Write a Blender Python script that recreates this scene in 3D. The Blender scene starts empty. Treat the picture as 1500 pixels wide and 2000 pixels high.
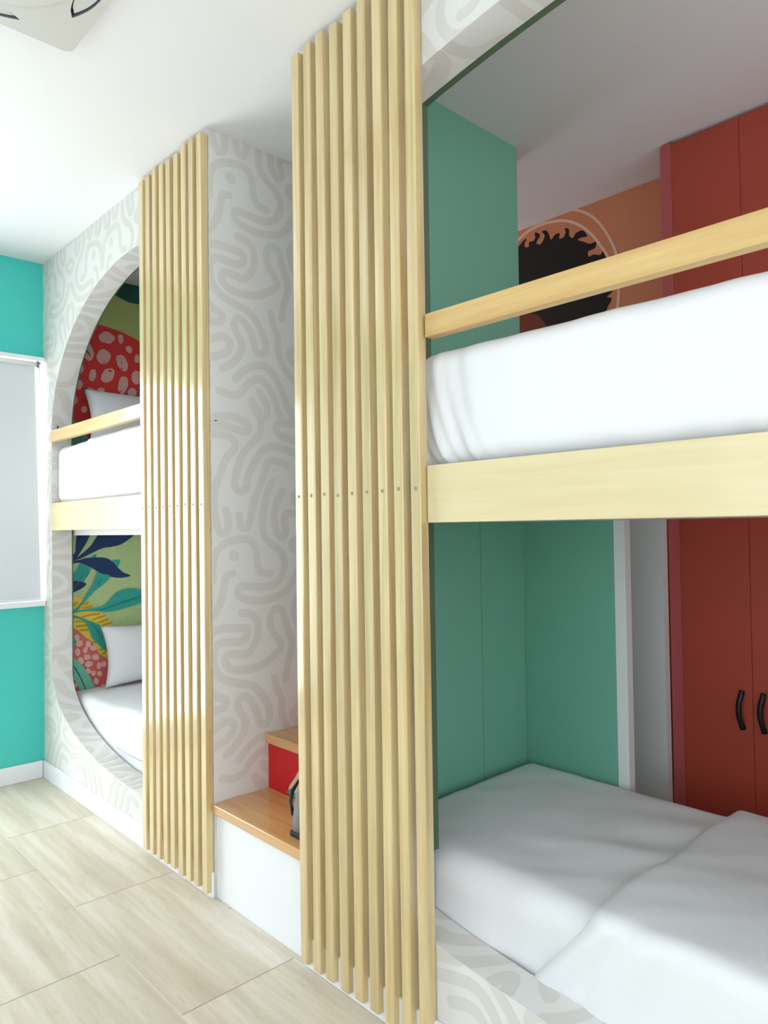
import bpy, bmesh, math, random
from mathutils import Vector, Matrix, noise
from mathutils.geometry import tessellate_polygon
random.seed(7)
SC = bpy.context.scene
COL = SC.collection

# ------------------------------------------------------------------ camera
CAM_F = 1409.83           # focal length in pixels of a 1500x2000 frame
cam_d = bpy.data.cameras.new('camera')
cam = bpy.data.objects.new('camera', cam_d); COL.objects.link(cam)
cr = Vector((0.6824011, 0.7308408, -0.0141529)); cu = Vector((0.0257366, -0.0046722, 0.9996578)); cd = Vector((-0.7305247, 0.6825319, 0.0219977))
cam.matrix_world = Matrix(((cr.x, cu.x, -cd.x, 4.452525), (cr.y, cu.y, -cd.y, -1.418646), (cr.z, cu.z, -cd.z, 1.415743), (0, 0, 0, 1)))
cam_d.sensor_fit = 'VERTICAL'; cam_d.sensor_height = 36.0; cam_d.lens = CAM_F * 36 / 2000
cam_d.clip_start = 0.02
SC.camera = cam

# ------------------------------------------------------------------ world, daylight, added fill lights, exposure
SC.view_settings.view_transform = 'Standard'; SC.view_settings.look = 'None'
SC.view_settings.gamma = 1; SC.view_settings.use_curve_mapping = False
SC.view_settings.exposure = 0.0
w = bpy.data.worlds.new('sky'); SC.world = w; w.use_nodes = True
w.node_tree.nodes['Background'].inputs[0].default_value = (0.80, 0.90, 1.0, 1)
w.node_tree.nodes['Background'].inputs[1].default_value = 3.0

def area_light(name, loc, target, sx, sy, power, color):
    l = bpy.data.lights.new(name, 'AREA'); l.shape = 'RECTANGLE'; l.size = sx; l.size_y = sy
    l.energy = power; l.color = color
    o = bpy.data.objects.new(name, l); COL.objects.link(o); o.location = loc
    o.rotation_euler = (Vector(target) - Vector(loc)).to_track_quat('-Z', 'Y').to_euler()
    return o
WIN = (-1.98, -0.47, 0.14, 2.43)   # y0, y1, z0, z1 of the tall window in the teal wall
area_light('daylight_window', (-0.16, (WIN[0]+WIN[1])/2, (WIN[2]+WIN[3])/2), (1, (WIN[0]+WIN[1])/2, (WIN[2]+WIN[3])/2), WIN[1]-WIN[0], WIN[3]-WIN[2], 62, (0.98, 0.99, 1.0))
area_light('daylight_blind_window', (-0.30, -0.25, 1.72), (1, -0.25, 1.72), 0.6, 1.5, 10, (0.98, 0.99, 1.0))
area_light('fill_light_side', (4.0, -3.45, 1.6), (4.0, 0, 1.6), 3.0, 1.7, 4, (1.0, 0.99, 0.97))  # weak fill added across the room, no source seen there
area_light('fill_light_rear', (7.15, -1.7, 1.6), (0, -1.7, 1.6), 2.4, 1.9, 23, (1.0, 0.99, 0.97))  # fill added behind the viewer to lift the bunk interior
area_light('fill_light_bunk', (5.15, 0.80, 2.25), (2.66, 0.80, 2.35), 1.2, 0.5, 8, (1.0, 0.98, 0.95))  # fill added to brighten the near bunk's ceiling and walls
area_light('fill_light_back', (1.04, 1.45, 2.2), (3, 1.45, 2.2), 0.44, 0.9, 4, (1.0, 0.97, 0.93))  # fill added to brighten the orange wall and ceiling behind the bunks

# ------------------------------------------------------------------ materials
def s2l(c):
    return tuple(((v/255)/12.92 if v/255 <= 0.04045 else ((v/255+0.055)/1.055)**2.4) for v in c) + (1,)
def mat(name, rgb, rough=0.6, spec=0.4, bump=0.0, bscale=60, var=0.0, vscale=6, coat=0.0, metal=0.0):
    m = bpy.data.materials.new(name); m.use_nodes = True; nt = m.node_tree; b = nt.nodes['Principled BSDF']
    b.inputs['Roughness'].default_value = rough; b.inputs['Specular IOR Level'].default_value = spec
    b.inputs['Coat Weight'].default_value = coat; b.inputs['Coat Roughness'].default_value = 0.15; b.inputs['Metallic'].default_value = metal
    tc = nt.nodes.new('ShaderNodeTexCoord')
    n = nt.nodes.new('ShaderNodeTexNoise'); n.inputs['Scale'].default_value = vscale; n.inputs['Detail'].default_value = 3
    nt.links.new(tc.outputs['Object'], n.inputs['Vector'])
    mx = nt.nodes.new('ShaderNodeMix'); mx.data_type = 'RGBA'
    c = s2l(rgb); k = 1 - var
    mx.inputs[6].default_value = (c[0]*k, c[1]*k, c[2]*k, 1); mx.inputs[7].default_value = (min(1, c[0]*(1+var)), min(1, c[1]*(1+var)), min(1, c[2]*(1+var)), 1)
    nt.links.new(n.outputs['Fac'], mx.inputs[0]); nt.links.new(mx.outputs[2], b.inputs['Base Color'])
    if bump:
        n2 = nt.nodes.new('ShaderNodeTexNoise'); n2.inputs['Scale'].default_value = bscale
        nt.links.new(tc.outputs['Object'], n2.inputs['Vector'])
        bp = nt.nodes.new('ShaderNodeBump'); bp.inputs['Strength'].default_value = bump; bp.inputs['Distance'].default_value = 0.002
        nt.links.new(n2.outputs['Fac'], bp.inputs['Height']); nt.links.new(bp.outputs['Normal'], b.inputs['Normal'])
    return m
def wood(name, light, dark, axis, rough=0.35, scale=1.0, coat=0.3, vary=0.35):
    """lacquered timber; the grain runs along the axis"""
    m = bpy.data.materials.new(name); m.use_nodes = True; nt = m.node_tree; b = nt.nodes['Principled BSDF']
    b.inputs['Roughness'].default_value = rough; b.inputs['Coat Weight'].default_value = coat; b.inputs['Coat Roughness'].default_value = 0.11; b.inputs['Coat IOR'].default_value = 1.8
    tc = nt.nodes.new('ShaderNodeTexCoord'); oi = nt.nodes.new('ShaderNodeObjectInfo')
    mp = nt.nodes.new('ShaderNodeMapping'); s = [38*scale]*3; s[axis] = 1.6*scale; mp.inputs['Scale'].default_value = s
    ad = nt.nodes.new('ShaderNodeVectorMath'); ad.operation = 'ADD'
    sc = nt.nodes.new('ShaderNodeVectorMath'); sc.operation = 'SCALE'; sc.inputs[0].default_value = (31, 17, 23); nt.links.new(oi.outputs['Random'], sc.inputs['Scale'])
    nt.links.new(tc.outputs['Object'], ad.inputs[0]); nt.links.new(sc.outputs[0], ad.inputs[1]); nt.links.new(ad.outputs[0], mp.inputs['Vector'])
    n = nt.nodes.new('ShaderNodeTexNoise'); n.inputs['Scale'].default_value = 1; n.inputs['Detail'].default_value = 5; n.inputs['Roughness'].default_value = 0.6; n.inputs['Distortion'].default_value = 0.4
    nt.links.new(mp.outputs[0], n.inputs['Vector'])
    rp = nt.nodes.new('ShaderNodeValToRGB'); rp.color_ramp.elements[0].position = 0.3; rp.color_ramp.elements[1].position = 0.68
    rp.color_ramp.elements[0].color = s2l(dark); rp.color_ramp.elements[1].color = s2l(light)
    nt.links.new(n.outputs['Fac'], rp.inputs[0])
    hs = nt.nodes.new('ShaderNodeHueSaturation')
    mr = nt.nodes.new('ShaderNodeMapRange'); mr.inputs[3].default_value = 1 - vary*0.3; mr.inputs[4].default_value = 1 + vary*0.15
    nt.links.new(oi.outputs['Random'], mr.inputs[0]); nt.links.new(mr.outputs[0], hs.inputs['Value']); nt.links.new(rp.outputs[0], hs.inputs['Color'])
    nt.links.new(hs.outputs[0], b.inputs['Base Color'])
    bp = nt.nodes.new('ShaderNodeBump'); bp.inputs['Strength'].default_value = 0.12; bp.inputs['Distance'].default_value = 0.001
    nt.links.new(n.outputs['Fac'], bp.inputs['Height']); nt.links.new(bp.outputs['Normal'], b.inputs['Normal'])
    return m
def floor_mat():
    m = bpy.data.materials.new('travertine_plank'); m.use_nodes = True; nt = m.node_tree; b = nt.nodes['Principled BSDF']; N = nt.nodes.new; K = nt.links.new
    b.inputs['Roughness'].default_value = 0.38
    tc = N('ShaderNodeTexCoord')
    # joints: rows .405 m deep along y, boards .846 m long along x, every other row shifted by half
    mp = N('ShaderNodeMapping'); mp.inputs['Location'].default_value = (-0.778, 0.0, 0)
    K(tc.outputs['Object'], mp.inputs['Vector'])
    br = N('ShaderNodeTexBrick'); br.offset = 0.5; br.offset_frequency = 2; br.squash = 1; br.squash_frequency = 2
    br.inputs['Scale'].default_value = 1.0; br.inputs['Brick Width'].default_value = 0.846; br.inputs['Row Height'].default_value = 0.405
    br.inputs['Mortar Size'].default_value = 0.0022; br.inputs['Mortar Smooth'].default_value = 0.1; br.inputs['Bias'].default_value = 0.0
    br.inputs['Color1'].default_value = (0.0, 0.0, 0.0, 1); br.inputs['Color2'].default_value = (1, 1, 1, 1); br.inputs['Mortar'].default_value = (0.5, 0.5, 0.5, 1)
    K(mp.outputs[0], br.inputs['Vector'])
    mg = N('ShaderNodeMapping'); mg.inputs['Scale'].default_value = (1.3, 17, 1)
    off = N('ShaderNodeVectorMath'); off.operation = 'MULTIPLY_ADD'; off.inputs[1].default_value = (7, 3, 5)
    K(br.outputs['Color'], off.inputs[0]); K(tc.outputs['Object'], off.inputs[2]); K(off.outputs[0], mg.inputs['Vector'])
    n = N('ShaderNodeTexNoise'); n.inputs['Scale'].default_value = 1; n.inputs['Detail'].default_value = 6; n.inputs['Roughness'].default_value = 0.6; n.inputs['Distortion'].default_value = 0.25
    K(mg.outputs[0], n.inputs['Vector'])
    rp = N('ShaderNodeValToRGB'); e = rp.color_ramp.elements
    e[0].position = 0.28; e[0].color = s2l((192, 180, 158)); e[1].position = 0.71; e[1].color = s2l((226, 219, 206))
    x = e.new(0.5); x.color = s2l((209, 199, 179))
    K(n.outputs['Fac'], rp.inputs[0])
    n3 = N('ShaderNodeTexNoise'); n3.inputs['Scale'].default_value = 1; n3.inputs['Detail'].default_value = 4
    m3 = N('ShaderNodeMapping'); m3.inputs['Scale'].default_value = (14, 55, 1); K(tc.outputs['Object'], m3.inputs['Vector']); K(m3.outputs[0], n3.inputs['Vector'])
    r3 = N('ShaderNodeMapRange'); r3.inputs[1].default_value = 0.60; r3.inputs[2].default_value = 0.74; r3.inputs[3].default_value = 0; r3.inputs[4].default_value = 0.3; K(n3.outputs['Fac'], r3.inputs[0])
    mf = N('ShaderNodeMix'); mf.data_type = 'RGBA'; mf.inputs[7].default_value = s2l((165, 148, 122)); K(r3.outputs[0], mf.inputs[0]); K(rp.outputs[0], mf.inputs[6])
    mx = N('ShaderNodeMix'); mx.data_type = 'RGBA'; mx.inputs[7].default_value = s2l((150, 136, 118)); K(mf.outputs[2], mx.inputs[6])
    # only the short joints across the boards read as dark lines; the long ones are tight
    sx = N('ShaderNodeSeparateXYZ'); K(tc.outputs['Object'], sx.inputs[0])
    dv = N('ShaderNodeMath'); dv.operation = 'DIVIDE'; dv.inputs[1].default_value = 0.405; K(sx.outputs['Y'], dv.inputs[0])
    pp = N('ShaderNodeMath'); pp.operation = 'PINGPONG'; pp.inputs[1].default_value = 0.5; K(dv.outputs[0], pp.inputs[0])
    gt = N('ShaderNodeMapRange'); gt.inputs[1].default_value = 0.004; gt.inputs[2].default_value = 0.012; gt.inputs[3].default_value = 0.03; gt.inputs[4].default_value = 1.0; K(pp.outputs[0], gt.inputs[0])
    ml = N('ShaderNodeMath'); ml.operation = 'MULTIPLY'; K(br.outputs['Fac'], ml.inputs[0]); K(gt.outputs[0], ml.inputs[1]); K(ml.outputs[0], mx.inputs[0])
    K(mx.outputs[2], b.inputs['Base Color'])
    return m
def blind_mat():
    m = bpy.data.materials.new('roller_blind_fabric'); m.use_nodes = True; nt = m.node_tree
    b = nt.nodes['Principled BSDF']; b.inputs['Base Color'].default_value = s2l((230, 234, 236)); b.inputs['Roughness'].default_value = 0.8
    t = nt.nodes.new('ShaderNodeBsdfTranslucent'); t.inputs[0].default_value = s2l((190, 200, 215))
    mx = nt.nodes.new('ShaderNodeMixShader'); mx.inputs[0].default_value = 0.12
    nt.links.new(b.outputs[0], mx.inputs[1]); nt.links.new(t.outputs[0], mx.inputs[2]); nt.links.new(mx.outputs[0], nt.nodes['Material Output'].inputs[0])
    return m
def glass_mat():
    m = bpy.data.materials.new('window_glass'); m.use_nodes = True; nt = m.node_tree
    t = nt.nodes.new('ShaderNodeBsdfTransparent'); g = nt.nodes.new('ShaderNodeBsdfGlossy'); g.inputs['Roughness'].default_value = 0.02
    mx = nt.nodes.new('ShaderNodeMixShader'); mx.inputs[0].default_value = 0.06
    nt.links.new(t.outputs[0], mx.inputs[1]); nt.links.new(g.outputs[0], mx.inputs[2]); nt.links.new(mx.outputs[0], nt.nodes['Material Output'].inputs[0])
    return m
M = dict(
    white=mat('white_paint', (236, 238, 238), 0.55, bump=0.05),
    ceiling=mat('ceiling_paint', (238, 239, 240), 0.8, bump=0.05),
    semi=mat('white_gloss_paint', (240, 242, 245), 0.3),
    teal=mat('teal_paint', (74, 204, 194), 0.5, bump=0.05),
    paper=mat('wallpaper_ground', (226, 225, 221), 0.7),
    doodle=mat('wallpaper_line', (215, 212, 205), 0.7),
    green=mat('green_paint', (122, 185, 161), 0.5, bump=0.03),
    darkgreen=mat('dark_green_edge', (84, 104, 80), 0.6),
    orange=mat('orange_paint', (224, 146, 108), 0.6),
    red=mat('brick_red_laminate', (180, 74, 56), 0.45, bump=0.04, bscale=200),
    pink=mat('rose_laminate', (190, 90, 92), 0.45),
    black=mat('black_metal', (22, 20, 22), 0.4),
    linen=mat('white_linen', (236, 237, 239), 0.85, bump=0.15, bscale=400),
    screw=mat('grey_filler', (150, 138, 118), 0.6),
    steel=mat('steel', (120, 122, 125), 0.35, metal=1.0),
    riser=mat('red_riser_print', (205, 24, 34), 0.5, var=0.25, vscale=45),
    slat=wood('pale_oiled_timber', (226, 205, 150), (198, 168, 112), 2, coat=1.0),
    board=wood('pale_plywood', (228, 214, 170), (218, 201, 152), 0, rough=0.4, vary=0.1),
    rail=wood('golden_timber', (228, 194, 130), (206, 166, 100), 0, rough=0.35, vary=0.1),
    tread=wood('honey_timber', (222, 172, 112), (198, 144, 84), 0, rough=0.3, vary=0.1, coat=0.5),
    floor=floor_mat(), blind=blind_mat(), glass=glass_mat(),
    bagblack=mat('black_webbing', (28, 24, 26), 0.6), baggrey=mat('grey_canvas', (126, 122, 124), 0.7, bump=0.3, bscale=500),
    acwhite=mat('cassette_plastic', (206, 205, 200), 0.5), acslot=mat('dark_slot', (110, 112, 122), 0.7),
)
PAINT = dict(olive=(188, 200, 122), deepgreen=(24, 84, 78), red=(228, 58, 54), seagreen=(110, 180, 155), rose=(232, 178, 166), maroon=(140, 50, 45),
    leafgreen=(186, 208, 148), tealleaf=(52, 166, 152), navy=(26, 56, 100), yellow=(240, 210, 84), ochre=(198, 162, 36), rosepink=(224, 108, 108),
    blush=(240, 186, 172), mint=(124, 202, 172), deepteal=(30, 120, 118), cream=(226, 200, 160), umber=(120, 52, 36), black=(24, 20, 18), peach=(244, 208, 182))
for k, c in PAINT.items(): M['p_'+k] = mat('mural_'+k, c, 0.6, var=0.12 if k == 'leafgreen' else 0.06, vscale=30)

# ------------------------------------------------------------------ traced decoration, in millimetres on its wall
DOODLE=[[(12,2741),(12,2793),(25,2844),(58,2878),(105,2894),(159,2900),(194,2882),(211,2845),(217,2792),(235,2761),(278,2755)],[(100,2762),(73,2754),(60,2709),(50,2665),(23,2616),(-3,2592)],[(-3,2540),(55,2549),(108,2545),(155,2539),(167,2518),(144,2492),(101,2490),(48,2495),(15,2472),(12,2417),(34,2370),(72,2343),(139,2321),(194,2302),(236,2256),(263,2206),(267,2164),(248,2141),(220,2150),(210,2185),(193,2224),(166,2261),(139,2269),(118,2249),(124,2218),(151,2175),(147,2133),(110,2086),(63,2056)],[(139,2604),(183,2595),(214,2560),(214,2506),(189,2457),(161,2436),(113,2443),(74,2443),(63,2417),(86,2387),(140,2375),(216,2379),(273,2403),(325,2439),(318,2475),(282,2522),(275,2569),(297,2603),(334,2597),(349,2557),(370,2499),(385,2446),(361,2366),(349,2307)],[(294,2322),(308,2269),(329,2229),(329,2167),(350,2115),(410,2048)],[(-5,2315),(26,2287),(64,2271),(52,2240),(7,2237)],[(-1,2155),(51,2182),(91,2177),(97,2148),(64,2114),(-1,2090)],[(420,2188),(389,2170),(388,2145),(419,2118)],[(122,2023),(157,2057),(212,2089),(269,2091),(312,2054),(349,1997),(378,1932),(404,1890)],[(46,1967),(101,1956),(142,1966),(177,2006),(226,2036),(268,2018),(304,1967),(325,1914),(340,1884)],[(418,2650),(399,2619),(398,2575),(417,2529)],[(195,1940),(210,1908),(242,1881),(270,1896),(266,1938),(234,1983)],[(-1,1855),(79,1869),(145,1861),(181,1839),(165,1814),(127,1818),(62,1832),(-1,1830)],[(-9,1793),(62,1793),(111,1775),(114,1740),(77,1702),(52,1644),(28,1586),(20,1523),(27,1453),(46,1409),(74,1410),(83,1453),(71,1495)],[(203,1929),(230,1902),(238,1866),(238,1814),(194,1767),(151,1720),(126,1661),(113,1603),(133,1571),(167,1583),(176,1634),(210,1694),(246,1741),(290,1762),(353,1755),(437,1733)],[(366,1687),(307,1703),(267,1690),(253,1645),(226,1585),(200,1526),(186,1467),(169,1424),(140,1431),(132,1474)],[(293,1616),(270,1571),(252,1511),(242,1452),(250,1393),(285,1355),(329,1324),(351,1278),(337,1226),(301,1191),(247,1180),(179,1188),(133,1187),(124,1159),(161,1135),(238,1125),(318,1138),(373,1171),(421,1245)],[(342,1577),(314,1527),(300,1467),(312,1407),(339,1384),(360,1407),(349,1452),(368,1482),(434,1479)],[(435,1590),(406,1559),(406,1536),(434,1513)],[(432,1379),(392,1360),(392,1337),(431,1313)],[(439,1861),(346,1865),(313,1839),(345,1808),(438,1788)],[(370,1939),(393,1919),(440,1914)]]
DOT=[(108,2833)]
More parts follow.
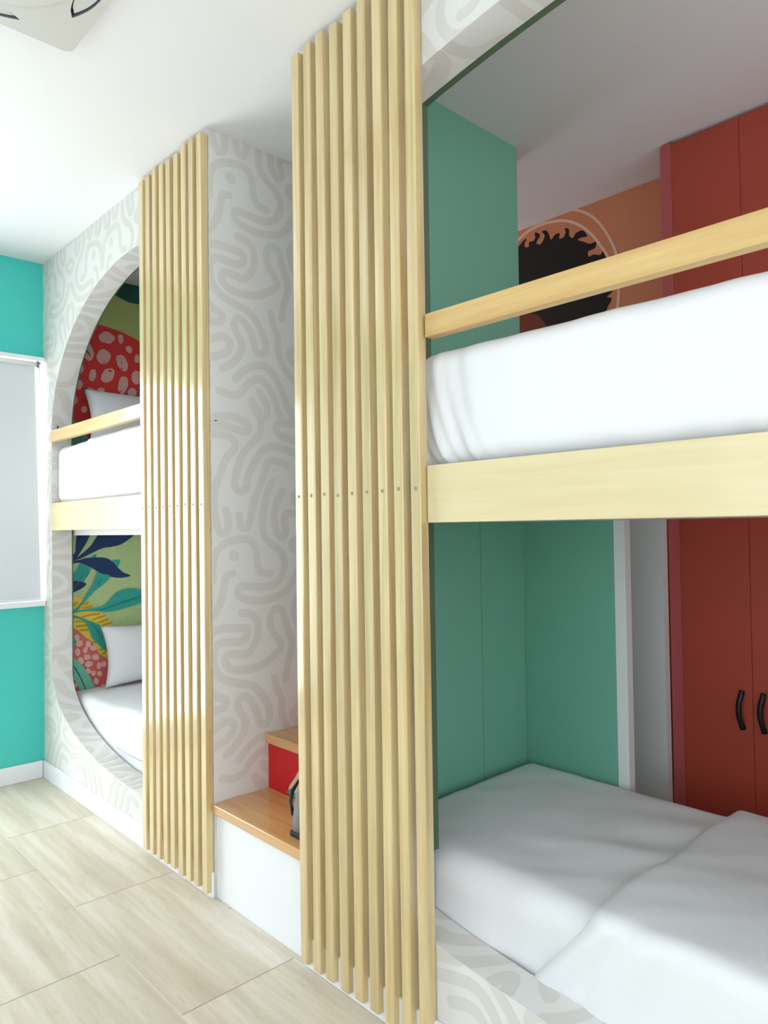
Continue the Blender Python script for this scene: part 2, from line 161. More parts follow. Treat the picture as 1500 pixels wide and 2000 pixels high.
MURAL=[('olive',[(-297,3467),(2285,4326),(2256,2574),(917,2613),(589,2647),(494,2680),(386,2699),(253,2709),(117,2711),(-299,2684)]),('deepgreen',[(265,3215),(432,3122),(1279,3219),(1276,2976),(809,2894),(690,2886),(586,2882),(535,2882),(485,2894),(436,2913),(387,2942),(301,3004)]),('red',[(-299,2701),(117,2718),(253,2709),(386,2699),(494,2680),(589,2647),(917,2530),(1397,2466),(1391,1911),(589,1868),(296,1947),(268,2002),(204,2081),(159,2124),(27,2247),(-300,2251)]),('seagreen',[(-300,2251),(27,2247),(159,2124),(204,2081),(268,2002),(296,1947),(589,1868),(1391,1911),(1382,1141),(-301,1223)]),('rose',[(325,2689),(326,2676),(313,2665),(298,2660),(282,2658),(274,2668),(267,2678),(271,2692),(284,2701),(298,2709),(313,2709),(324,2701)]),('rose',[(255,2633),(252,2621),(244,2609),(232,2607),(221,2608),(212,2614),(208,2625),(210,2638),(220,2648),(232,2652),(244,2652),(253,2645)]),('rose',[(440,2624),(425,2608),(407,2593),(381,2595),(355,2598),(341,2615),(340,2634),(355,2650),(373,2664),(400,2667),(419,2656),(438,2644)]),('rose',[(496,2642),(496,2627),(491,2616),(484,2606),(474,2605),(466,2617),(462,2630),(461,2645),(465,2659),(474,2664),(483,2666),(493,2658)]),('rose',[(550,2591),(553,2579),(552,2568),(546,2557),(535,2553),(524,2559),(515,2566),(512,2577),(511,2590),(520,2596),(530,2601),(541,2598)]),('rose',[(299,2550),(309,2517),(305,2492),(295,2477),(279,2466),(256,2481),(240,2513),(224,2545),(227,2574),(238,2591),(257,2595),(280,2578)]),('rose',[(415,2516),(408,2494),(394,2473),(370,2462),(344,2463),(328,2480),(324,2502),(332,2523),(346,2544),(370,2554),(391,2546),(407,2535)]),('rose',[(515,2502),(525,2476),(521,2454),(511,2435),(492,2433),(473,2446),(456,2467),(449,2493),(447,2520),(464,2529),(480,2536),(501,2526)]),('rose',[(245,2424),(245,2406),(237,2391),(226,2382),(214,2383),(202,2392),(195,2409),(198,2427),(204,2441),(215,2448),(227,2449),(239,2441)]),('rose',[(321,2378),(313,2360),(304,2346),(293,2343),(283,2348),(276,2360),(279,2380),(284,2400),(294,2415),(306,2417),(317,2416),(321,2398)]),('rose',[(426,2374),(407,2356),(385,2346),(365,2347),(351,2362),(353,2386),(364,2409),(380,2431),(402,2436),(424,2439),(437,2423),(433,2398)]),('rose',[(522,2343),(511,2316),(497,2292),(480,2284),(468,2297),(456,2314),(461,2345),(468,2377),(484,2396),(501,2399),(516,2395),(523,2371)]),('rose',[(601,2527),(599,2512),(592,2501),(584,2499),(575,2500),(567,2507),(567,2522),(568,2537),(575,2549),(584,2553),(593,2551),(598,2540)]),('rose',[(607,2409),(600,2388),(593,2365),(577,2357),(562,2364),(550,2377),(546,2401),(551,2426),(564,2441),(577,2448),(591,2444),(604,2432)]),('rose',[(235,2304),(229,2291),(217,2281),(206,2283),(195,2288),(191,2300),(194,2315),(200,2330),(212,2337),(225,2339),(234,2332),(240,2319)]),('rose',[(316,2279),(312,2264),(299,2253),(283,2249),(266,2249),(256,2259),(254,2272),(253,2286),(266,2297),(283,2303),(297,2298),(312,2293)]),('rose',[(372,2295),(371,2287),(362,2279),(350,2275),(337,2276),(328,2281),(328,2290),(328,2299),(339,2305),(350,2309),(362,2309),(371,2304)]),('rose',[(425,2254),(424,2241),(411,2232),(396,2228),(381,2230),(369,2236),(365,2247),(368,2259),(382,2266),(396,2272),(411,2271),(420,2263)]),('rose',[(497,2237),(496,2230),(488,2224),(479,2222),(469,2221),(463,2226),(458,2232),(462,2240),(469,2245),(479,2249),(488,2247),(495,2243)]),('rose',[(575,2294),(564,2282),(551,2274),(536,2270),(525,2278),(520,2292),(519,2308),(530,2321),(543,2332),(559,2331),(571,2324),(578,2311)]),('rose',[(209,2216),(203,2202),(194,2191),(183,2182),(170,2185),(162,2196),(157,2210),(163,2225),(170,2239),(183,2241),(197,2242),(204,2230)]),('rose',[(265,2166),(261,2155),(254,2147),(245,2141),(236,2145),(229,2151),(228,2162),(229,2173),(237,2180),(245,2187),(255,2184),(261,2176)]),('rose',[(185,2496),(183,2480),(178,2468),(172,2462),(165,2465),(160,2475),(160,2492),(160,2509),(165,2521),(172,2528),(178,2520),(184,2513)]),('rose',[(171,2357),(170,2337),(166,2322),(161,2320),(156,2322),(151,2334),(151,2354),(151,2374),(156,2384),(161,2395),(166,2386),(169,2374)]),('rose',[(675,2612),(672,2596),(660,2582),(643,2576),(624,2573),(612,2585),(607,2601),(610,2620),(626,2633),(643,2638),(661,2639),(671,2627)]),('rose',[(710,2503),(703,2479),(690,2459),(671,2453),(655,2459),(640,2470),(638,2493),(644,2514),(655,2532),(672,2541),(690,2540),(700,2523)]),('rose',[(688,2357),(685,2336),(672,2319),(653,2312),(636,2318),(624,2331),(619,2349),(623,2369),(637,2383),(653,2395),(669,2386),(684,2377)]),('rose',[(789,2457),(779,2437),(769,2417),(749,2411),(730,2411),(719,2428),(712,2446),(717,2468),(732,2484),(750,2492),(769,2490),(783,2477)]),('maroon',[(250,2581),(258,2572),(276,2567),(274,2577),(260,2584)]),('maroon',[(248,2541),(263,2519),(286,2493),(284,2501),(265,2528)]),('maroon',[(397,2425),(413,2425),(413,2417),(397,2417)]),('maroon',[(475,2497),(483,2482),(482,2470)]),('maroon',[(469,2452),(486,2446),(483,2440)]),('maroon',[(353,2474),(370,2472),(386,2479),(370,2475)]),('maroon',[(215,2405),(223,2396),(218,2390)]),('maroon',[(465,2305),(477,2301),(471,2295)]),('leafgreen',[(-55,1452),(1163,1441),(1145,-255),(-59,34)]),('tealleaf',[(218,1233),(273,1213),(273,1178),(256,1144),(238,1106),(200,1113),(154,1133),(167,1158),(196,1191)]),('tealleaf',[(282,1265),(317,1282),(313,1260)]),('tealleaf',[(415,1238),(465,1240),(461,1209),(447,1192),(424,1206)]),('navy',[(206,1450),(301,1449),(279,1395),(257,1349),(227,1302),(201,1264),(188,1252),(146,1219),(146,1270),(188,1290),(193,1333)]),('navy',[(358,1449),(608,1446),(560,1394),(522,1365),(471,1335),(420,1323),(362,1316),(318,1299),(257,1271),(205,1251),(180,1248),(214,1272),(257,1306),(296,1348)]),('navy',[(146,1245),(205,1247),(256,1258),(317,1260),(379,1253),(415,1231),(451,1192),(488,1158),(534,1138),(506,1128),(451,1127),(388,1141),(343,1162),(291,1195),(248,1219),(205,1232),(146,1219)]),('navy',[(125,1126),(204,1121),(239,1111),(256,1099),(230,1076),(187,1058),(145,1044),(104,1047)]),('yellow',[(125,1037),(200,1027),(255,992),(307,949),(360,904),(431,822),(448,713),(448,579),(376,638),(332,661),(288,732),(245,763),(203,811),(157,855),(124,871)]),('ochre',[(229,897),(229,906),(272,917),(329,919),(337,909),(272,904)]),('ochre',[(280,880),(351,903),(371,894),(315,880)]),('ochre',[(315,860),(377,881),(391,868),(342,855)]),('ochre',[(346,844),(400,858),(411,848),(364,838)]),('ochre',[(381,823),(422,834),(426,822),(404,816)]),('ochre',[(161,871),(203,884),(248,867),(203,874)]),('ochre',[(186,852),(246,858),(259,844),(203,843)]),('ochre',[(203,828),(254,832),(267,817),(229,817)]),('ochre',[(229,979),(259,992),(268,980),(238,972)]),('ochre',[(221,960),(281,970),(294,956),(238,952)]),('ochre',[(158,968),(200,997),(204,986),(166,961)]),('ochre',[(271,756),(306,734),(310,743)]),('ochre',[(314,690),(354,702),(358,691)]),('ochre',[(332,661),(367,679),(369,665)]),('tealleaf',[(317,1172),(357,1156),(401,1141),(361,1094),(308,1058),(264,1018),(229,977),(204,949),(178,938),(157,936),(204,966),(238,1011),(273,1065),(299,1111)]),('tealleaf',[(204,945),(290,950),(351,958),(387,986),(423,1023),(469,1047),(534,1056),(591,1043),(663,1010),(609,964),(543,946),(450,927),(386,922),(289,933),(204,935),(145,924),(145,941)]),('tealleaf',[(145,926),(203,910),(255,884),(306,861),(350,830),(354,786),(368,731),(372,678),(332,718),(289,767),(267,822),(246,867),(203,897),(145,907)]),('rosepink',[(121,873),(197,829),(243,782),(285,745),(327,671),(359,646),(413,612),(662,533),(660,143),(118,251)]),('blush',[(212,780),(209,771),(205,761),(196,762),(189,764),(184,774),(182,783),(182,795),(188,802),(197,802),(204,799),(209,790)]),('blush',[(231,744),(228,733),(219,728),(209,725),(199,730),(191,738),(189,749),(193,758),(200,765),(209,766),(220,763),(228,755)]),('blush',[(178,706),(176,694),(171,686),(163,686),(155,688),(151,698),(149,709),(149,722),(155,730),(163,729),(171,727),(176,717)]),('blush',[(215,693),(213,681),(206,675),(199,672),(191,677),(186,686),(184,697),(186,708),(192,716),(199,719),(206,714),(213,706)]),('blush',[(257,697),(253,687),(245,683),(238,684),(233,690),(231,698),(233,709),(239,716),(245,723),(252,720),(258,716),(260,707)]),('blush',[(279,735),(278,724),(271,718),(264,717),(256,720),(249,727),(247,739),(250,749),(256,756),(264,756),(271,753),(278,747)]),('blush',[(312,707),(310,699),(302,694),(292,693),(283,696),(275,703),(272,712),(277,720),(284,725),(293,726),(302,723),(310,717)]),('blush',[(275,657),(275,647),(265,644),(255,641),(244,643),(239,653),(235,662),(236,672),(246,676),(256,676),(266,674),(273,666)]),('blush',[(327,650),(325,640),(317,633),(305,636),(294,637),(286,645),(284,655),(285,665),(295,670),(305,672),(317,669),(324,660)]),('blush',[(235,641),(235,630),(228,622),(216,621),(206,626),(198,635),(196,646),(197,657),(207,661),(217,666),(226,659),(234,651)]),('blush',[(289,619),(287,609),(280,602),(270,598),(258,596),(248,603),(242,613),(242,623),(249,631),(261,635),(273,633),(283,628)]),('blush',[(341,595),(338,585),(333,578),(326,577),(318,578),(313,588),(312,599),(313,609),(319,617),(326,618),(334,615),(341,606)]),('blush',[(371,601),(368,593),(364,585),(356,583),(348,589),(341,596),(339,606),(342,614),(348,620),(356,622),(364,618),(370,611)]),('blush',[(279,572),(276,564),(269,558),(260,557),(252,563),(245,569),(244,577),(246,584),(251,590),(260,592),(269,587),(275,580)]),('blush',[(307,554),(304,548),(300,541),(292,539),(283,544),(278,551),(275,559),(278,566),(283,572),(292,572),(300,570),(305,562)]),('blush',[(344,546),(342,538),(336,533),(329,532),(321,536),(314,542),(313,551),(314,560),(322,563),(329,566),(337,562),(342,555)]),('blush',[(323,504),(321,494),(315,486),(307,486),(300,490),(294,498),(293,509),(296,518),(300,526),(307,528),(314,522),(321,515)]),('blush',[(374,464),(372,456),(365,451),(355,450),(345,455),(340,462),(335,470),(338,478),(345,484),(355,482),(364,479),(370,472)]),('blush',[(337,460),(334,455),(329,451),(320,452),(313,455),(308,459),(306,465),(307,469),(312,473),(320,472),(329,471),(335,466)]),('blush',[(219,452),(218,446),(212,443),(205,442),(198,445),(192,450),(192,457),(192,464),(198,468),(205,467),(213,465),(218,459)]),('blush',[(196,500),(193,493),(190,488),(185,486),(180,490),(176,496),(175,504),(177,511),(180,517),(185,517),(190,514),(194,509)]),('blush',[(433,512),(431,501),(424,493),(412,493),(402,498),(392,506),(390,518),(395,527),(401,536),(412,535),(424,533),(430,522)]),('blush',[(485,449),(479,440),(473,432),(461,432),(450,436),(444,446),(441,456),(441,468),(451,473),(462,477),(474,471),(481,461)]),('tealleaf',[(146,806),(176,789),(189,751),(146,749)]),('mint',[(140,695),(201,640),(242,587),(273,530),(304,446),(241,425),(210,467),(180,529),(145,576)]),('deepteal',[(158,646),(170,629),(213,550),(254,449),(247,448),(208,545),(165,624)]),('deepteal',[(333,935),(450,968),(590,1000),(590,996),(450,963),(333,932)]),('deepteal',[(247,1145),(282,1204),(286,1203),(252,1142)]),('deepteal',[(316,1097),(339,1126),(342,1124),(320,1095)]),('deepteal',[(255,875),(306,830),(341,770),(337,769),(302,827)]),('deepteal',[(166,1072),(204,1121),(230,1172),(233,1170),(207,1119),(170,1070)])]
RISER=[('cream',[(2162,493),(2267,590),(2263,386),(2126,370),(2079,389),(2121,440)]),('tealleaf',[(2068,373),(2099,395),(2126,382),(2129,366)])]
SUN=[('umber',[(2077,2587),(2342,2525),(2462,2321),(2070,2271)]),('black',[(2049,2746),(2082,2839),(2115,2894),(2161,2924),(2196,2946),(2201,2937),(2188,2916),(2195,2899),(2217,2898),(2217,2920),(2243,2918),(2258,2932),(2255,2958),(2280,2947),(2287,2929),(2273,2915),(2265,2899),(2286,2887),(2305,2900),(2316,2927),(2299,2950),(2327,2948),(2344,2918),(2354,2891),(2379,2910),(2407,2908),(2403,2882),(2427,2881),(2441,2900),(2438,2925),(2462,2911),(2461,2882),(2481,2861),(2501,2881),(2541,2881),(2563,2845),(2533,2848),(2510,2843),(2539,2826),(2578,2803),(2610,2804),(2609,2779),(2590,2770),(2567,2768),(2570,2741),(2596,2745),(2633,2732),(2652,2752),(2670,2721),(2663,2678),(2665,2620),(2697,2544),(2663,2519),(2690,2504),(2671,2475),(2645,2427),(2606,2379),(2395,2364),(2313,2459),(2256,2524),(2138,2551),(2061,2590)]),('peach',[(2091,2914),(2122,2930),(2160,2947),(2220,2972),(2292,2981),(2375,2972),(2448,2951),(2524,2903),(2586,2838),(2628,2775),(2646,2747),(2672,2695),(2686,2647),(2701,2647),(2686,2697),(2659,2751),(2641,2779),(2597,2845),(2532,2913),(2451,2965),(2373,2988),(2286,2997),(2210,2988),(2148,2962),(2109,2946),(2078,2929)]),('peach',[(2448,3021),(2533,2972),(2589,2929),(2637,2869),(2678,2795),(2706,2726),(2716,2651),(2719,2539),(2713,2474),(2702,2415),(2717,2410),(2728,2469),(2733,2535),(2731,2648),(2721,2725),(2691,2797),(2649,2874),(2598,2938),(2539,2984),(2453,3034)])]

# ------------------------------------------------------------------ mesh helpers
def link(name, bm, mats, parent=None, smooth=False):
    me = bpy.data.meshes.new(name)
    bm.normal_update(); bm.to_mesh(me); bm.free()
    for m in (mats if isinstance(mats, (list, tuple)) else [mats]): me.materials.append(M[m])
    if smooth:
        for p in me.polygons: p.use_smooth = True
    o = bpy.data.objects.new(name, me); COL.objects.link(o)
    if parent: o.parent = parent
    return o
def thing(name, label, cat, loc=(0, 0, 0), group=None):
    o = bpy.data.objects.new(name, None); COL.objects.link(o); o.location = loc; o['label'] = label; o['category'] = cat
    o.empty_display_size = 0.1
    if group: o['group'] = group
    return o
def tag(o, label, cat, group=None):
    o['label'] = label; o['category'] = cat
    if group: o['group'] = group
    return o
def struct(o, label=None, cat=None):
    o['kind'] = 'structure'
    if label: o['label'] = label
    if cat: o['category'] = cat
    return o
def box(bm, x0, x1, y0, y1, z0, z1, bev=0.0, mi=0, seg=2):
    r = bmesh.ops.create_cube(bm, size=1)
    vs = r['verts']
    for v in vs:
        v.co = Vector(((x0+x1)/2 + v.co.x*(x1-x0), (y0+y1)/2 + v.co.y*(y1-y0), (z0+z1)/2 + v.co.z*(z1-z0)))
    fs = list({f for v in vs for f in v.link_faces})
    for f in fs: f.material_index = mi
    if bev:
        es = list({e for v in vs for e in v.link_edges})
        rr = bmesh.ops.bevel(bm, geom=es, offset=bev, segments=seg, affect='EDGES', profile=0.5)
        for f in rr['faces']: f.material_index = mi
    return bm
def B(*a, **k): return box(bmesh.new(), *a, **k)
def slab(bm, outer, holes, f, t, mi=0, mside=None, mhole=None):
    """plate with holes: outer/holes are 2-D loops, f(u, v, d) places a point at depth d in 0..t"""
    loops = [outer] + holes
    tri = tessellate_polygon([[Vector((p[0], p[1], 0)) for p in l] for l in loops])
    flat = [p for l in loops for p in l]
    a = [bm.verts.new(f(p[0], p[1], 0)) for p in flat]; b = [bm.verts.new(f(p[0], p[1], t)) for p in flat]
    for i, j, k in tri:
        for vs in ((a[i], a[j], a[k]), (b[k], b[j], b[i])):
            try: bm.faces.new(vs).material_index = mi
            except ValueError: pass
    s = 0
    for li, l in enumerate(loops):
        n = len(l)
        for i in range(n):
            fc = bm.faces.new((a[s+i], a[s+(i+1) % n], b[s+(i+1) % n], b[s+i])); fc.material_index = (mside if li == 0 else mhole) or mi
        s += n
    bmesh.ops.recalc_face_normals(bm, faces=bm.faces)
    return bm
def poly(bm, pts, mi):
    """flat filled outline (may be concave) from 3-D points"""
    vs = [bm.verts.new(p) for p in pts]
    for t in tessellate_polygon([pts]):
        try: bm.faces.new([vs[i] for i in t]).material_index = mi
        except ValueError: pass
def catmull(P, k=5):
    P = [Vector(p) for p in P]; o = []
    for i in range(len(P)-1):
        p0 = P[max(i-1, 0)]; p1 = P[i]; p2 = P[i+1]; p3 = P[min(i+2, len(P)-1)]
        for j in range(k):
            t = j/k
            o.append(0.5*((2*p1)+(p2-p0)*t+(2*p0-5*p1+4*p2-p3)*t*t+(3*p1-p0-3*p2+p3)*t**3))
    o.append(P[-1]); return o
def ribbon(P, w, k=4):
    """list of convex polygons covering a rounded stroke"""
    C = catmull([(p[0], p[1]) for p in P], k); n = len(C); L = []
    for i in range(n):
        t = (C[min(i+1, n-1)] - C[max(i-1, 0)]); t = t.normalized() if t.length > 1e-9 else Vector((1, 0))
        nn = Vector((-t.y, t.x))*w/2; L.append((C[i]+nn, C[i]-nn))
    out = [[L[i][0], L[i][1], L[i+1][1], L[i+1][0]] for i in range(n-1)]
    for e, s in ((0, -1), (n-1, 1)):
        t = (C[1]-C[0]) if e == 0 else (C[-1]-C[-2]); t.normalize(); a0 = math.atan2(t.y, t.x) + (math.pi if e == 0 else 0)
        out.append([C[e] + Vector((math.cos(a0+a), math.sin(a0+a)))*w/2 for a in [math.pi/2 - math.pi*j/8 for j in range(9)]])
    return out
def clip(pg, a, nrm):
    """keep the part of a convex polygon where (p-a).nrm >= 0"""
    o = []; n = len(pg)
    for i in range(n):
        p, q = pg[i], pg[(i+1) % n]; dp = (p-a).dot(nrm); dq = (q-a).dot(nrm)
        if dp >= 0: o.append(p)
        if (dp >= 0) != (dq >= 0): o.append(p + (q-p)*(dp/(dp-dq)))
    return o
def clip_rect(pg, u0, u1, v0, v1):
    for a, nn in (((u0, 0), (1, 0)), ((u1, 0), (-1, 0)), ((0, v0), (0, 1)), ((0, v1), (0, -1))):
        if len(pg) < 3: return []
        pg = clip(pg, Vector(a), Vector(nn))
    return pg
def inside(p, L):
    c = False; n = len(L)
    for i in range(n):
        a, b = L[i], L[(i+1) % n]
        if (a[1] > p.y) != (b[1] > p.y) and p.x < (b[0]-a[0])*(p.y-a[1])/(b[1]-a[1])+a[0]: c = not c
    return c
def clip_hole(pg, L):
    ins = [inside(p, L) for p in pg]
    if all(ins): return []
    if not any(ins): return pg
    c = sum(pg, Vector((0, 0)))/len(pg); best = None; n = len(L)
    for i in range(n):
        a = Vector(L[i][:2]); b = Vector(L[(i+1) % n][:2]); d = b-a
        t = max(0, min(1, (c-a).dot(d)/max(d.dot(d), 1e-12))); q = (a+d*t-c).length
        if best is None or q < best[0]: best = (q, a, d)
    nn = Vector((best[2].y, -best[2].x)); m = best[1]+best[2]*0.5
    if inside(m+nn.normalized()*0.004, L): nn = -nn
    return clip(pg, best[1], nn)
TZ = 1.52; TY = 0.44; SW = 0.033
def doodle_polys(u0, u1, v0, v1, mirror_u=True):
    """wallpaper strokes clipped to a rectangle; the sheet repeats every 1.52 m upwards and mirrors every 0.44 m sideways"""
    out = []
    for ku in range(math.floor(u0/TY)-1, math.ceil(u1/TY)+1):
        for kv in range(-2, 3):
            def T(p):
                u = p[0]/1000; u = ku*TY + (u if ku % 2 == 0 else TY-u)
                return (u, p[1]/1000 + kv*TZ)
            for si, s in enumerate(DOODLE):
                q = [T(p) for p in s]
                if max(p[0] for p in q) < u0 - .03 or min(p[0] for p in q) > u1 + .03 or max(p[1] for p in q) < v0-.03 or min(p[1] for p in q) > v1+.03: continue
                for pi_, pg in enumerate(ribbon(q, SW)):
                    if ku == 0 or u1-u0 > 0.6: lo, hi = ku*TY, (ku+1)*TY
                    else: lo, hi = ku*TY, (ku+1)*TY
                    pg = clip_rect(pg, max(u0, lo), min(u1, hi), v0, v1)
                    if len(pg) > 2: out.append((pg, (kv*31+si) % 23 + 0.16*(pi_ % 6)))
            c = Vector(T(DOT[0])); pg = [c + Vector((math.cos(a*math.pi/8), math.sin(a*math.pi/8)))*0.024 for a in range(16)]
            pg = clip_rect(pg, u0, u1, v0, v1)
            if len(pg) > 2: out.append((pg, 4))
    return out
def add_polys(bm, pls, f, mi):
    for pg, k in pls:
        try: bm.faces.new([bm.verts.new(f(p.x, p.y, 0.0003+k*0.000025)) for p in pg]).material_index = mi
        except ValueError: pass
def mural(bm, items, f, mats, n0, step=0.00035):
    for i, (c, P) in enumerate(items):
        mi = mats.index('p_'+c); d = step*(i+1)
        Q = [Vector((p[0]/1000, p[1]/1000)) for p in P]
        if c not in ('olive', 'leafgreen'): 
            R = catmull([tuple(p) for p in Q]+[tuple(Q[0])], 3)[:-1] if c not in ('red', 'seagreen', 'umber') else Q
        else: R = Q
        poly(bm, [Vector(f(p.x, p.y, d)) for p in R], mi)
def tube(bm, P, r, n=8, flat=1.0, mi=0):
    P = [Vector(p) for p in P]; rings = []
    for i, p in enumerate(P):
        t = (P[min(i+1, len(P)-1)] - P[max(i-1, 0)]).normalized()
        a = t.cross(Vector((0, 0, 1))) if abs(t.z) < 0.9 else t.cross(Vector((0, 1, 0))); a.normalize(); b = t.cross(a)
        rings.append([bm.verts.new(p + a*math.cos(2*math.pi*k/n)*r + b*math.sin(2*math.pi*k/n)*r*flat) for k in range(n)])
    for i in range(len(P)-1):
        for k in range(n): bm.faces.new((rings[i][k], rings[i][(k+1) % n], rings[i+1][(k+1) % n], rings[i+1][k])).material_index = mi
    bm.faces.new(rings[0][::-1]).material_index = mi; bm.faces.new(rings[-1]).material_index = mi
def soft_box(x0, x1, y0, y1, z0, z1, r, res, disp):
    """rounded, finely meshed cushion shape; disp(p, n) pushes the surface out"""
    bm = bmesh.new(); S = Vector((x1-x0, y1-y0, z1-z0)); O = Vector((x0, y0, z0)); done = {}
    def vert(a):
        k = (round(a[0]*1e5), round(a[1]*1e5), round(a[2]*1e5))
        if k not in done:
            p = Vector(a); q = Vector([min(max(p[i], O[i]+r), O[i]+S[i]-r) for i in range(3)]); n = (p-q)
            n = n.normalized() if n.length > 1e-9 else Vector((0, 0, 1))
            w_ = q + n*r; done[k] = bm.verts.new(w_ + n*disp(w_, n))
        return done[k]
    cnt = [max(3, int(S[i]/res)) for i in range(3)]
    for ax in range(3):
        b, c = (ax+1) % 3, (ax+2) % 3
        for side in (0, 1):
            for i in range(cnt[b]):
                for j in range(cnt[c]):
                    q = []
                    for di, dj in ((0, 0), (1, 0), (1, 1), (0, 1)):
                        a = [0, 0, 0]; a[ax] = O[ax]+S[ax]*side; a[b] = O[b]+S[b]*(i+di)/cnt[b]; a[c] = O[c]+S[c]*(j+dj)/cnt[c]; q.append(vert(a))
                    if side == 0: q.reverse()
                    try: bm.faces.new(q)
                    except ValueError: pass
    return bm
def pillow_mesh(w_, h, t, seed):
    bm = bmesh.new(); n = 26; V = {}
    for s in (1, -1):
        for i in range(n+1):
            for j in range(n+1):
                u = -1+2*i/n; v = -1+2*j/n
                edge = i in (0, n) or j in (0, n)
                if edge and s == -1: V[(s, i, j)] = V[(1, i, j)]; continue
                k = max(0, (1-abs(u)**2.4)*(1-abs(v)**2.4))**0.55
                pin = 1 - 0.10*(1-abs(v)**2)*abs(u)**3; pin2 = 1 - 0.10*(1-abs(u)**2)*abs(v)**3
                wr = 0.006*noise.noise(Vector((u*3+seed, v*3, s*2.0)))*k
                V[(s, i, j)] = bm.verts.new((u*w_/2*pin, s*(t/2*k+wr), v*h/2*pin2))
        for i in range(n):
            for j in range(n):
                q = [V[(s, i, j)], V[(s, i+1, j)], V[(s, i+1, j+1)], V[(s, i, j+1)]]
                if s == 1: q.reverse()
                try: bm.faces.new(q)
                except ValueError: pass
    return bm

YW = 0.012      # room face of the bunk wall
H = 3.0
# ------------------------------------------------------------------ room shell
struct(link('floor', B(-0.2, 7.0, -3.6, 1.95, -0.1, 0.0), 'floor'), 'pale travertine-look plank floor with staggered joints', 'floor')
struct(link('ceiling', B(-0.2, 7.0, -3.6, 1.95, H, H+0.1), 'ceiling'), 'smooth white painted ceiling', 'ceiling')

# far wall (x = 0): teal room part with two window openings, mural inside the bunk
bm = bmesh.new()
slab(bm, [(-3.6, 0), (YW, 0), (YW, H), (-3.6, H)], [[(-0.42, 1.02), (0.0114, 1.02), (0.0114, 2.415), (-0.42, 2.415)], [(WIN[0], WIN[2]), (WIN[1], WIN[2]), (WIN[1], WIN[3]), (WIN[0], WIN[3])]],
     lambda u, v, d: (-d, u, v), 0.12, 0, 0, 1)
struct(link('wall_left', bm, ['teal', 'white']), 'bright teal painted end wall with the window', 'wall')
mats = ['p_'+k for k in PAINT]
bm = B(-0.12, -0.002, YW, 1.15, 0, H, mi=mats.index('p_leafgreen'))
mural(bm, [(c, P) for c, P in MURAL if c in ('leafgreen',)] , lambda u, v, d: (d-0.002, min(max(u, 0.02), 1.1), min(max(v, 0.0), 1.5)), mats, 0)
up = [it for it in MURAL if it[0] in ('olive', 'deepgreen', 'red', 'seagreen', 'rose', 'maroon')]
mural(bm, up, lambda u, v, d: (d-0.0012, min(max(u, 0.02), 1.1), min(max(v, 1.5), 2.999)), mats, 0)
lo = [it for it in MURAL if it not in up and it[0] != 'leafgreen']
mural(bm, lo, lambda u, v, d: (d-0.0012, min(max(u, 0.02), 1.1), min(max(v, 0.2), 1.55)), mats, 0)
struct(link('wall_bunk_end', bm, mats), 'leafy mural wall at the head of the far bunks', 'wall')

